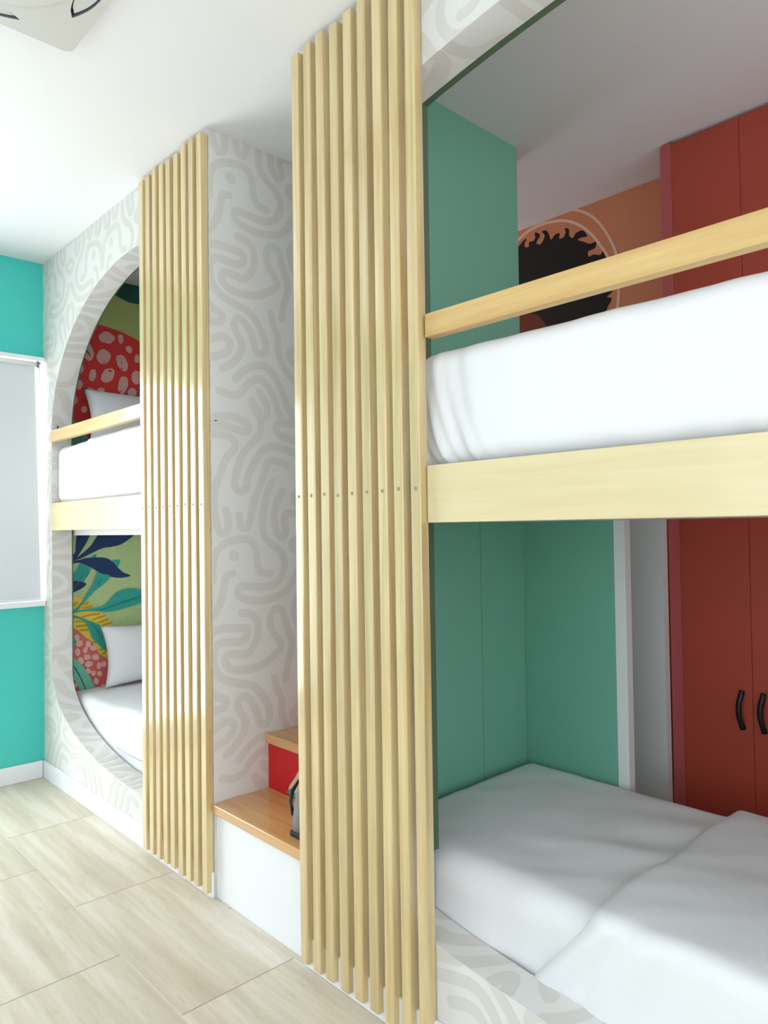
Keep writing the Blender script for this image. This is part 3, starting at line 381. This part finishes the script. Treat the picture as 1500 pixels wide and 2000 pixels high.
# far bunk wall: patterned front with the rounded opening
def arch(xl, xr, cx, a, ztop0, btop, zbot0, bbot, n=20):
    """rounded opening outline, counter-clockwise, cut off at xl / xr"""
    P = []
    def pt(x, up):
        k = math.sqrt(max(0, 1-((x-cx)/a)**2)); return ztop0+btop*k if up else zbot0-bbot*k
    N = 56
    tl = max(-1, (xl-cx)/a); tr = min(1, (xr-cx)/a)
    t0, t1 = math.asin(tl), math.asin(tr)
    X = [cx+a*math.sin(t0+(t1-t0)*i/N) for i in range(N+1)]
    for x in X: P.append((x, pt(x, False)))
    for x in reversed(X): P.append((x, pt(x, True)))
    return P
A1 = arch(0.138, 1.84, 1.22, 1.082, 1.975, 0.755, 0.62, 0.39)
def front_wall(name, x0, x1, hole, label):
    bm = bmesh.new()
    slab(bm, [(x0, 0), (x1, 0), (x1, H), (x0, H)], [hole], lambda u, v, d: (u, YW+d, v), 0.11, 0, 0, 0)
    # darker edge of the backing board behind the papered reveal
    zb = 0.476; hl = [p for p in hole if p[1] > zb]; i0 = min(range(len(hl)), key=lambda i: -hl[i][0]*1 + 0*i)
    xr_ = max(p[0] for p in hl); xl_ = min(p[0] for p in hl)
    tp = sorted([p for p in hl if p[1] > 1.2], key=lambda p: -p[0])
    slab(bm, [(x1-.002, zb), (x1-.002, H), (x0+.002, H), (x0+.002, zb), (xl_, zb)] + [(p[0], p[1]) for p in tp[::-1]] + [(xr_, zb)], [], lambda u, v, d: (u, YW+0.111+d, v), 0.022 if x0 > 1 else 0.006, 2, 2, 2)
    pl = [(clip_hole(p, hole), k) for p, k in doodle_polys(x0+.001, x1-.001, 0.0, H-.001)]
    add_polys(bm, [p for p in pl if len(p[0]) > 2], lambda u, v, d: (u, YW-d, v), 1)
    # reveal: strokes laid along the edge of the opening
    n = len(hole); L = [0]; H2 = [Vector(p) for p in hole]
    for i in range(n): L.append(L[-1]+(H2[(i+1) % n]-H2[i]).length)
    def along(s, y, e):
        s = min(max(s, 0), L[-1]-1e-6)
        for i in range(n):
            if s <= L[i+1]:
                d = H2[(i+1) % n]-H2[i]; dl = max(d.length, 1e-9); p = H2[i]+d*((s-L[i])/dl); nn = Vector((-d.y, d.x))/dl
                return (p.x+nn.x*e, YW+y, p.y+nn.y*e)
    cuts = L[1:-1]
    for pg, ek in [q for k in (0, TZ, 2*TZ, 3*TZ, 4*TZ, 5*TZ) for q in [([Vector((v.y, v.x))+Vector((k, 0)) for v in p], e) for p, e in [([Vector(((v.x-0.15)*1.8, v.y)) for v in p], e) for p, e in doodle_polys(0.15, 0.21, 0.0, TZ)]]]:
        if max(v.x for v in pg) > L[-1]: continue
        parts = [pg]
        lo_, hi_ = min(v.x for v in pg), max(v.x for v in pg)
        for c in cuts:
            if lo_ < c < hi_:
                nx = []
                for q in parts:
                    for s in (1, -1):
                        r_ = clip(q, Vector((c, 0)), Vector((s, 0)))
                        if len(r_) > 2: nx.append(r_)
                parts = nx
        for q in parts:
            m_ = sum(q, Vector((0, 0)))/len(q)
            q = [v*0.9999+m_*0.0001 for v in q]
            try: bm.faces.new([bm.verts.new(along(v.x, v.y, 0.0003+ek*0.000025)) for v in q]).material_index = 1
            except ValueError: pass
    return struct(link(name, bm, ['paper', 'doodle', 'darkgreen']), label, 'wall')
front_wall('wall_front', 0.0, 1.938, A1, 'patterned wall with the rounded opening of the far bunks')
A2 = arch(2.994, 4.86, 3.98, 1.5, 2.44, 0.31, 0.54, 0.30)
front_wall('wall_front_near', 2.525, 4.98, A2, 'patterned wall with the rounded opening of the near bunks')

# stair recess
bm = B(1.84, 1.9395, YW+0.13, 1.15, 0, H)
add_polys(bm, doodle_polys(YW+.001, 0.44*2.5, 0.0, H-.001), lambda u, v, d: (1.9401+d, u, v), 1)
for f in bm.faces: pass
box(bm, 1.9385, 1.94, YW, 1.15, 0, H-.0005)
struct(link('wall_recess', bm, ['paper', 'doodle']), 'doodle-patterned side wall of the stair recess', 'wall')
struct(link('wall_recess_back', B(1.94, 2.525, 1.05, 1.15, 0, H), 'paper'), 'plain back wall of the stair recess', 'wall')
bm = B(2.527, 2.66, 0.160, 1.045, 0, H)
box(bm, 2.6598, 2.6603, 0.7642, 0.7658, 0, 1.44, mi=1); box(bm, 2.5255, 2.5268, 0.161, 1.045, 0, H-.001, mi=2)
struct(link('wall_partition', bm, ['green', 'darkgreen', 'paper']), 'tall green partition between stairs and near bunks', 'wall')
# behind the bunks
struct(link('wall_bunk_back', B(-0.0, 1.84, 1.05, 1.15, 0, H), 'white'), 'back wall of the far bunks', 'wall')
mats2 = ['orange'] + mats
bm = B(1.2, 5.0, 1.75, 1.9, 0, H)
mural(bm, SUN, lambda u, v, d: (max(u, 1.3), 1.75-d, min(v, 2.999)), mats2, 0)
struct(link('wall_back', bm, mats2), 'orange wall with the black mane mural', 'wall')
bm = bmesh.new(); slab(bm, [(1.15, 0), (1.9, 0), (1.9, H), (1.15, H)], [[(1.22, 1.72), (1.68, 1.72), (1.68, 2.68), (1.22, 2.68)]], lambda u, v, d: (1.1+d, u, v), 0.1)
struct(link('wall_back_left', bm, 'white'), 'side wall of the space behind the bunks', 'wall')
struct(link('wall_back_low', B(2.3, 3.065, 1.44, 1.48, 0, 2.0), 'white'), 'white low partition beside the red wardrobe', 'wall')
struct(link('wall_bunk_low', B(2.661, 3.068, 1.045, 1.075, 0, 1.60), 'green'), 'green low panel behind the near lower bed', 'wall')
struct(link('trim_1', B(3.068, 3.112, 1.045, 1.085, 0, 1.60), 'white'), 'white edge post of the green low panel', 'trim')
bm = bmesh.new(); slab(bm, [(0.0, 0), (1.75, 0), (1.75, H), (0.0, H)], [[(0.2, 2.0), (1.4, 2.0), (1.4, 2.5), (0.2, 2.5)]], lambda u, v, d: (4.98+d, u, v), 0.12, 0)
struct(link('wall_right', bm, 'white'), 'end wall of the near bunks', 'wall')
struct(link('wall_side', slab(bmesh.new(), [(-3.6, 0), (1.95, 0), (1.95, H), (-3.6, H)], [[(-2.9, 0.65), (-0.5, 0.65), (-0.5, 2.55), (-2.9, 2.55)]], lambda u, v, d: (7.0+d, u, v), 0.1), 'white'), 'white wall behind the viewer', 'wall')
struct(link('wall_front_end', B(5.1, 7.0, 0.0, 0.12, 0, H), 'white'), 'white wall beyond the near bunks', 'wall')
bm = bmesh.new(); slab(bm, [(-0.12, 0), (7.1, 0), (7.1, H), (-0.12, H)], [[(2.5, 0.75), (5.5, 0.75), (5.5, 2.45), (2.5, 2.45)]], lambda u, v, d: (u, -3.3-d, v), 0.1, 0)
struct(link('wall_opposite', bm, 'white'), 'white wall across the room with an added wide window', 'wall')
bm = bmesh.new()
for a in ((0.2, 0.24, 2.0, 2.5), (1.36, 1.4, 2.0, 2.5), (0.2, 1.4, 2.0, 2.04), (0.2, 1.4, 2.46, 2.5)): box(bm, 5.02, 5.07, *a, bev=0.002)
w4 = struct(link('added_window_4', bm, 'semi'), 'added high window for fill light at the foot of the near bunks', 'window')  # unseen opening, added to let the bunk fill in
link('window_pane', B(5.04, 5.045, 0.24, 1.36, 2.04, 2.46), 'glass', w4)
bm = bmesh.new()
for a in ((1.22, 1.25, 1.72, 2.68), (1.65, 1.68, 1.72, 2.68), (1.22, 1.68, 1.72, 1.75), (1.22, 1.68, 2.65, 2.68)): box(bm, 1.13, 1.17, *a, bev=0.002)
w5 = struct(link('added_window_5', bm, 'semi'), 'added narrow window for fill light behind the bunks', 'window')  # unseen opening, added for the fill behind the bunks
link('window_pane', B(1.148, 1.152, 1.25, 1.65, 1.75, 2.65), 'glass', w5)
# baseboards
struct(link('baseboard_left', B(0.0005, 0.013, -3.3, -0.001, 0, 0.098, bev=0.003), 'semi'), 'white baseboard under the teal wall', 'baseboard')
struct(link('baseboard_front', B(0.013, 1.938, -0.001, YW-0.0006, 0, 0.098, bev=0.003), 'semi'), 'white baseboard under the far bunk opening', 'baseboard')
struct(link('baseboard_near', B(2.527, 4.98, -0.001, YW-0.0006, 0, 0.098, bev=0.003), 'semi'), 'white baseboard under the near bunk opening', 'baseboard')

# window beside the bunk wall: frame standing proud of the wall, glass, roller blind
bm = bmesh.new()
box(bm, -0.10, 0.045, -0.46, 0.008, 2.415, 2.437, 0.003); box(bm, -0.10, 0.045, -0.46, 0.008, 0.992, 1.022, 0.003)
box(bm, -0.10, -0.02, -0.46, -0.42, 1.02, 2.415, 0.003); box(bm, -0.10, -0.06, -0.004, 0.0110, 1.02, 2.415, 0.001)
w1 = struct(link('window_1', bm, 'semi'), 'white-framed window with the roller blind, beside the far bunks', 'window')
link('window_pane', B(-0.085, -0.08, -0.42, -0.004, 1.022, 2.415), 'glass', w1)
rb = thing('roller_blind', 'pale grey roller blind pulled down over the end-wall window', 'blind', (0.03, -0.23, 2.38))
def rel(o, root): o.location = -Vector(root.location); return o
bm = bmesh.new(); slab(bm, [(-0.44, 1.03), (-0.010, 1.03), (-0.040, 2.392), (-0.44, 2.392)], [], lambda u, v, d: (0.012+d, u, v), 0.002)
rel(link('blind_fabric', bm, 'blind', rb), rb)
bm = bmesh.new(); tube(bm, [(0.022, -0.44, 2.396), (0.022, -0.034, 2.396)], 0.014, 14); rel(link('roller', bm, 'semi', rb, True), rb)
rel(link('bracket', B(0.006, 0.036, -0.033, -0.022, 2.375, 2.412, 0.003), 'steel', rb), rb)
rel(link('bottom_bar', B(0.006, 0.020, -0.44, -0.012, 1.024, 1.040, 0.003), 'semi', rb), rb)
# tall window in the same wall, open to daylight
bm = bmesh.new(); y0, y1, z0, z1 = WIN
for a in ((y0, y0+.05, z0, z1), (y1-.05, y1, z0, z1), (y0, y1, z0, z0+.05), (y0, y1, z1-.05, z1), ((y0+y1)/2-.02, (y0+y1)/2+.02, z0, z1)): box(bm, -0.10, -0.04, *a, bev=0.003)
w2 = struct(link('window_2', bm, 'semi'), 'tall white-framed window in the teal wall', 'window')
link('window_pane', B(-0.075, -0.07, y0+.05, y1-.05, z0+.05, z1-.05), 'glass', w2)
bm = bmesh.new()
for a in ((2.5, 2.55, .75, 2.45), (5.45, 5.5, .75, 2.45), (2.5, 5.5, .75, .80), (2.5, 5.5, 2.40, 2.45), (3.98, 4.02, .75, 2.45)): box(bm, a[0], a[1], -3.38, -3.32, a[2], a[3], bev=0.003)
w3 = struct(link('added_window_3', bm, 'semi'), 'added wide window for fill light in the wall across the room', 'window')  # unseen opening, added to carry the side fill
link('window_pane', B(2.55, 5.45, -3.355, -3.35, .80, 2.40), 'glass', w3)

# ------------------------------------------------------------------ slat screens
def slat_screen(label, x_first, pitch, n):
    t = thing('slat_screen', label, 'slat screen', (x_first, 0, 0), 'vertical timber slat screens')
    w_ = 0.037
    for i in range(n):
        z1 = H - 0.012 - random.uniform(0, 0.014); z0 = 0.022 + random.uniform(0, 0.008)
        bm = bmesh.new(); box(bm, -w_/2, w_/2, -0.016, 0.0150, z0, z1, 0.0028)
        # slight hand-cut waviness, each slat a little different
        bmesh.ops.bisect_plane(bm, geom=bm.verts[:]+bm.edges[:]+bm.faces[:], plane_co=(0, 0, 1.0), plane_no=(0, 0, 1))
        bmesh.ops.bisect_plane(bm, geom=bm.verts[:]+bm.edges[:]+bm.faces[:], plane_co=(0, 0, 2.0), plane_no=(0, 0, 1))
        k = random.uniform(0, 9)
        for v in bm.verts: v.co.x += 0.0022*math.sin(k+v.co.z*1.9)
        s = link('slat', bm, 'slat', t); s.location = (i*pitch+w_/2, -0.0048, 0)
        for zz in (1.52,):
            bm = bmesh.new(); bmesh.ops.create_cone(bm, cap_ends=True, segments=14, radius1=0.0055, radius2=0.0050, depth=0.0016, matrix=Matrix.Translation((0, -0.0164, zz+random.uniform(-.004, .004))) @ Matrix.Rotation(math.pi/2, 4, 'X'))
            nl = link('nail', bm, 'screw', s)
    return t
slat_screen('pale timber slat screen beside the far rounded bunk opening', 1.374, 0.0652, 9)
slat_screen('pale timber slat screen standing between the stairs and the near bunks', 2.534, 0.0663, 9)

# ------------------------------------------------------------------ stairs in the recess
st = thing('staircase', 'small built-in staircase with honey timber treads and white base', 'stairs', (2.23, 0.3, 0))
X0, X1 = 1.9415, 2.5248
rel(link('base_panel', B(X0, X1, 0.018, 0.262, 0, 0.326, 0.0015), 'semi', st), st)
tops = [(0.362, 0.000, 0.262), (0.583, 0.242, 0.50), (0.805, 0.482, 0.74), (1.027, 0.722, 1.045)]
for i, (z, ya, yb) in enumerate(tops):
    rel(link('tread', B(X0+.0005, X1-.0005, ya, yb-.0005, z-0.036, z, 0.004), 'tread', st), st)
    if i:
        ry = ya+0.018; zb = tops[i-1][0]
        bm = B(X0+.0005, X1-.0005, ry, min(yb, 1.045), 0.01 if i == 0 else zb-.03, z-0.0365)
        if i == 1:
            mural(bm, RISER, lambda u, v, d: (min(u, X1-.002), ry-d, min(max(v, zb+.001), z-.037)), ['riser'] + mats, 0)
        rel(link('riser', bm, ['riser'] + mats, st), st)['label'] = 'red printed riser'
# bag on the first tread
bag = thing('handbag', 'small grey bag with black strap standing on the lowest tread', 'bag', (2.428, 0.115, 0.362))
bm = bmesh.new()
prof = [(-0.066, 0.0), (-0.070, 0.05), (-0.052, 0.15), (0.052, 0.15), (0.070, 0.05), (0.066, 0.0)]
slab(bm, prof, [], lambda u, v, d: (d-0.035, u, v+0.002), 0.07)
bmesh.ops.bevel(bm, geom=bm.edges[:], offset=0.010, segments=3, affect='EDGES')
link('bag_body', bm, 'baggrey', bag, True)
link('bag_base', B(-0.040, 0.040, -0.072, 0.072, 0.0005, 0.020, 0.005), 'bagblack', bag)
bm = bmesh.new()
tube(bm, [(-0.043, -0.03, 0.03), (-0.075, -0.03, 0.055), (-0.093, -0.028, 0.09), (-0.085, -0.024, 0.13), (-0.06, -0.015, 0.17), (-0.025, 0, 0.195), (0.0, 0.01, 0.19), (0.01, 0.02, 0.15)], 0.009, 8, 0.5)
link('strap', bm, 'bagblack', bag, True)

# ------------------------------------------------------------------ bunks
def bunk(label, xa, xb, xl, xr, base_z, y0b):
    t = thing('bunk_bed', label, 'bunk bed', ((xa+xb)/2, 0.5, 0), 'built-in bunk beds')
    rel(link('side_board', B(xa, xb, 0.001, 0.030, 1.428, 1.583, 0.002), 'board', t), t)
    rel(link('guard_rail', B(xa, xb, 0.000, 0.036, 1.932, 1.996, 0.003), 'rail', t), t)
    rel(link('upper_base', B(xl, xr, y0b, 1.044, base_z, 1.575, 0.002), 'white', t), t)['label'] = 'white painted base under the upper mattress'
    rel(link('lower_base', B(xl, xr, 0.19, 1.044, 0.0, 0.15, 0.002), 'white', t), t)
    return t
t1 = bunk('far built-in bunk with pale timber board and guard rail', 0.144, 1.370, 0.012, 1.838, 1.398, 0.135)
t2 = bunk('near built-in bunk with pale timber board and guard rail', 3.1055, 4.855, 2.665, 4.97, 1.432, 0.165)
for t, x in ((t1, 0.155), ):
    rel(link('rail_bracket', B(x-0.008, x-0.002, 0.038, 0.046, 1.985, 2.03, 0.001), 'steel', t), t)

def N3(p, f, s=0.0): return noise.noise(Vector((p.x*f+s, p.y*f, p.z*f)))
def cloth(amp_side, amp_top, seed, z_top, fx=14, puck=None, r=0.04):
    def d(p, n):
        side = max(0, -n.y); top = max(0, n.z)
        k = noise.noise(Vector((p.x*fx+seed+p.z*2.0, 0.3*p.z, p.y*2)))
        k2 = noise.noise(Vector((p.x*fx*2.3+seed+9, 0.8*p.z, p.y*2)))
        a = amp_side*side*(k+0.5*k2)
        a += amp_top*top*(noise.noise(Vector((p.x*3+p.y*4+seed, p.y*2.2-p.x*1.2, 1.7))) + 0.4*noise.noise(Vector((p.x*9-p.y*7+seed, p.y*8, 3.1))))
        if puck: a += puck(p, n)
        return a
    return d
def puck_near(p, n):
    # fine creases: vertical at the top, sweeping outwards at the pulled lower corner beside the slats
    side = max(0, -n.y); a = 0
    if side > 0.2:
        t = max(0, 1.90-p.z); u = p.x-3.05-0.9*t*t
        env = math.exp(-(u/0.16)**2)
        a += side*env*0.006*(0.25+3.2*t)*(math.sin(u*120+1.5*math.sin(u*17))+0.5*math.sin(u*61+1))
        low = max(0, 1-(p.z-1.58)/0.09)
        a += side*0.004*low*math.sin(p.x*58+2.5*math.sin(p.x*11))*(0.5+0.5*math.sin(p.x*7))
        a += side*0.0035*math.sin(p.x*34+p.z*5+2.5*math.sin(p.x*6))
    return a
m = link('mattress', soft_box(3.006, 4.85, 0.040, 1.035, 1.578, 1.905, 0.055, 0.014, cloth(0.003, 0.004, 3.1, 1.9, puck=puck_near)), 'linen', None, True)
tag(m, 'thick white-sheeted mattress on the near upper bunk', 'mattress')
def puck_low(p, n):
    top = max(0, n.z); a = 0
    # long soft folds raking from the back edge towards the viewer
    u = (p.x-3.3)*0.75+(p.y-0.55)*0.65
    a += top*0.006*math.sin(26*((p.y-0.9)*0.95-(p.x-3.2)*0.35))*math.exp(-((p.x-3.5)/0.25)**2)*math.exp(-((p.y-0.62)/0.30)**2)
    side = max(0, -n.y)
    a += (side+top*0.4)*0.008*math.sin(20*(p.x-0.9*p.z))*math.exp(-((p.y-0.15)/0.12)**2)*max(0, min(1, (p.x-3.05)*3))
    a += side*0.006*math.exp(-((p.z-0.30-(3.15-p.x)*0.1)/0.02)**2)
    return a
m = link('mattress', soft_box(2.668, 4.93, 0.134, 1.036, 0.152, 0.472, 0.075, 0.016, cloth(0.006, 0.007, 8.4, .47, fx=5, puck=puck_low)), 'linen', None, True)
tag(m, 'white-sheeted mattress on the near lower bunk', 'mattress')
# duvet over the near lower bed, its edge running across the bed and slanting down the side
bm = soft_box(3.480, 4.85, 0.120, 1.040, 0.2, 0.492, 0.040, 0.016, cloth(0.004, 0.007, 5.7, .49, fx=6, puck=lambda p, n: max(0, -n.y)*0.006*math.sin(p.x*42+3*math.sin(p.x*9)+p.z*6)))
for v in bm.verts:
    k = max(0, min(1, (3.95-v.co.x)/0.42)); h_ = max(0, 0.46-v.co.z)
    v.co.x -= k*h_*1.0*max(0, 1-(v.co.y-0.118)/0.12)
    v.co.x += k*0.008*math.sin(v.co.y*14)
tag(link('duvet', bm, 'linen', None, True), 'white duvet tucked over the near lower mattress', 'duvet')
# far bunks
m = link('mattress', soft_box(0.150, 1.83, 0.036, 1.035, 1.577, 1.910, 0.05, 0.018, cloth(0.004, 0.006, 1.1, 1.9)), 'linen', None, True)
tag(m, 'white-sheeted mattress on the far upper bunk', 'mattress')
m = link('duvet', soft_box(0.55, 1.832, 0.030, 1.038, 1.60, 1.922, 0.055, 0.018, cloth(0.004, 0.006, 2.1, 1.9)), 'linen', None, True)
tag(m, 'white duvet over the far upper mattress', 'duvet')
m = link('mattress', soft_box(0.016, 1.83, 0.138, 1.035, 0.152, 0.478, 0.05, 0.018, cloth(0.004, 0.006, 4.1, .48)), 'linen', None, True)
tag(m, 'white-sheeted mattress on the far lower bunk', 'mattress')
bm = soft_box(0.745, 1.832, 0.098, 1.038, 0.285, 0.518, 0.050, 0.016, cloth(0.004, 0.006, 6.1, .5))
for v in bm.verts: v.co.x += max(0, min(1, (1.6-v.co.x)/0.6))*min(0.35, max(0, v.co.y-0.13)*0.8)
tag(link('duvet', bm, 'linen', None, True), 'puffy white duvet over the far lower mattress', 'duvet')
def hollow(o, th=0.010):
    me = o.data; bm = bmesh.new(); bm.from_mesh(me)
    kill = [f for f in bm.faces if f.normal.z < -0.6 or f.normal.x > 0.9 or f.normal.y > 0.9]
    bmesh.ops.delete(bm, geom=kill, context='FACES')
    bmesh.ops.recalc_face_normals(bm, faces=bm.faces); bmesh.ops.solidify(bm, geom=bm.faces[:], thickness=th)
    bm.to_mesh(me); bm.free()
    for p in me.polygons: p.use_smooth = True
def place_pillow(label, loc, tilt, seed, yaw=90, w_=0.66, h=0.42, t=0.15):
    o = link('pillow', pillow_mesh(w_, h, t, seed), 'linen', None, True); o.location = loc
    o.rotation_euler = (math.radians(tilt), 0, math.radians(yaw)); tag(o, label, 'pillow', 'pillows leaning on the mural wall'); return o
place_pillow('white pillow leaning on the red spotted mural, far upper bunk', (0.135, 0.535, 2.100), -14, 1.3, h=0.37)
place_pillow('white pillow leaning on the leafy mural, far lower bunk', (0.130, 0.630, 0.668), -10, 5.3, h=0.37)

for o in [o for o in COL.objects if o.name.startswith('duvet')]: hollow(o)

# ------------------------------------------------------------------ wardrobe
wd = thing('wardrobe', 'tall brick-red wardrobe with rose frame and black wavy handles', 'wardrobe', (4.0, 1.6, 0))
bm = bmesh.new(); box(bm, 3.070, 4.97, 1.5005, 1.749, 0.0, 2.998)
rel(link('carcass', bm, 'pink', wd), wd)
bm = bmesh.new()
fr = [(3.072, 0), (3.1195, 0), (3.1195, 2.997)] + [(3.072+0.02*(1-math.sin(a)), 2.977+0.02*math.cos(a)) for a in [0, .4, .8, 1.2, math.pi/2]]
slab(bm, fr, [], lambda u, v, d: (u, 1.480+d, v), 0.02); rel(link('side_frame', bm, 'pink', wd), wd)['label'] = 'rose painted frame edge'
dx = 3.1205
for i in range(7):
    wdt = 0.2665; xe = min(dx+wdt, 4.968)
    d_ = rel(link('door', B(dx, xe, 1.4795, 1.4995, 0.02, 2.985, 0.0012), 'red', wd), wd)
    hx = xe-0.040 if i % 2 == 0 else dx+0.036
    bm = bmesh.new(); P = []
    for k in range(17):
        z = 0.626+0.148*k/16; s = k/16
        P.append((hx+(-1 if True else 1)*0.010*math.sin(math.pi*s)**1.5+0.004, 1.4705-0.012*math.sin(math.pi*s), z))
    tube(bm, P, 0.0105, 8, 0.7)
    box(bm, hx-0.003, hx+0.011, 1.470, 1.4795, 0.628, 0.642); box(bm, hx-0.003, hx+0.011, 1.470, 1.4795, 0.758, 0.772)
    hd = link('handle', bm, 'black', d_, True)
    dx = xe+0.0015
    if dx > 4.9: break

# ------------------------------------------------------------------ ceiling cassette
ac = thing('ceiling_cassette', 'square white ceiling air-conditioner panel with round centre', 'air conditioner', (2.400, -0.88, 2.97))
cx, cy = 2.400, -0.88
bm = bmesh.new(); hs = 0.31
sq = []
for (sx, sy) in ((1, 1), (-1, 1), (-1, -1), (1, -1)):
    a0 = math.atan2(sy, sx)-math.pi/4
    for k in range(6):
        a = a0+k*math.pi/10; sq.append((cx+sx*(hs-0.03)+0.03*math.cos(a), cy+sy*(hs-0.03)+0.03*math.sin(a)))
RO, RI = 0.445, 0.385
ring = []
def sector(a0, a1, r0, r1, n=14):
    # crescent slot: pointed at both ends
    P = []
    for k in range(n+1):
        a = a0+(a1-a0)*k/n; P.append((cx+r1*math.cos(a), cy+r1*math.sin(a)))
    for k in range(1, n):
        s = k/n; a = a1+(a0-a1)*s; r = r1-(r1-r0)*math.sin(math.pi*s)**0.6
        P.append((cx+r*math.cos(a), cy+r*math.sin(a)))
    return P
slots = [sector(math.radians(c-29), math.radians(c+29), 0.222, 0.288) for c in (0, 90, 180, 270)]
slab(bm, sq, slots, lambda u, v, d: (u, v, 2.965+d), 0.034, 0, 0, 1)
rel(link('panel', bm, ['acwhite', 'acslot'], ac), ac)
for s in slots:
    bm = bmesh.new(); slab(bm, s, [], lambda u, v, d: (u, v, 2.990+d), 0.008); rel(link('air_slot', bm, 'acslot', ac), ac)
    m_ = Vector((sum(p[0] for p in s)/len(s), sum(p[1] for p in s)/len(s)))
    bm = bmesh.new(); slab(bm, [(m_.x+(p[0]-m_.x)*0.88, m_.y+(p[1]-m_.y)*0.88) for p in s], [], lambda u, v, d: (u, v, 2.970+d), 0.004); rel(link('louvre', bm, 'acwhite', ac), ac)
bm = bmesh.new(); circ = [(cx+0.40*math.cos(2*math.pi*k/64), cy+0.40*math.sin(2*math.pi*k/64)) for k in range(64)]
bm2 = bmesh.new(); bmesh.ops.create_cone(bm2, cap_ends=True, segments=72, radius1=0.214, radius2=0.218, depth=0.006, matrix=Matrix.Translation((cx, cy, 2.9605)))
bm.free(); rel(link('centre_grille', bm2, 'acwhite', ac), ac)
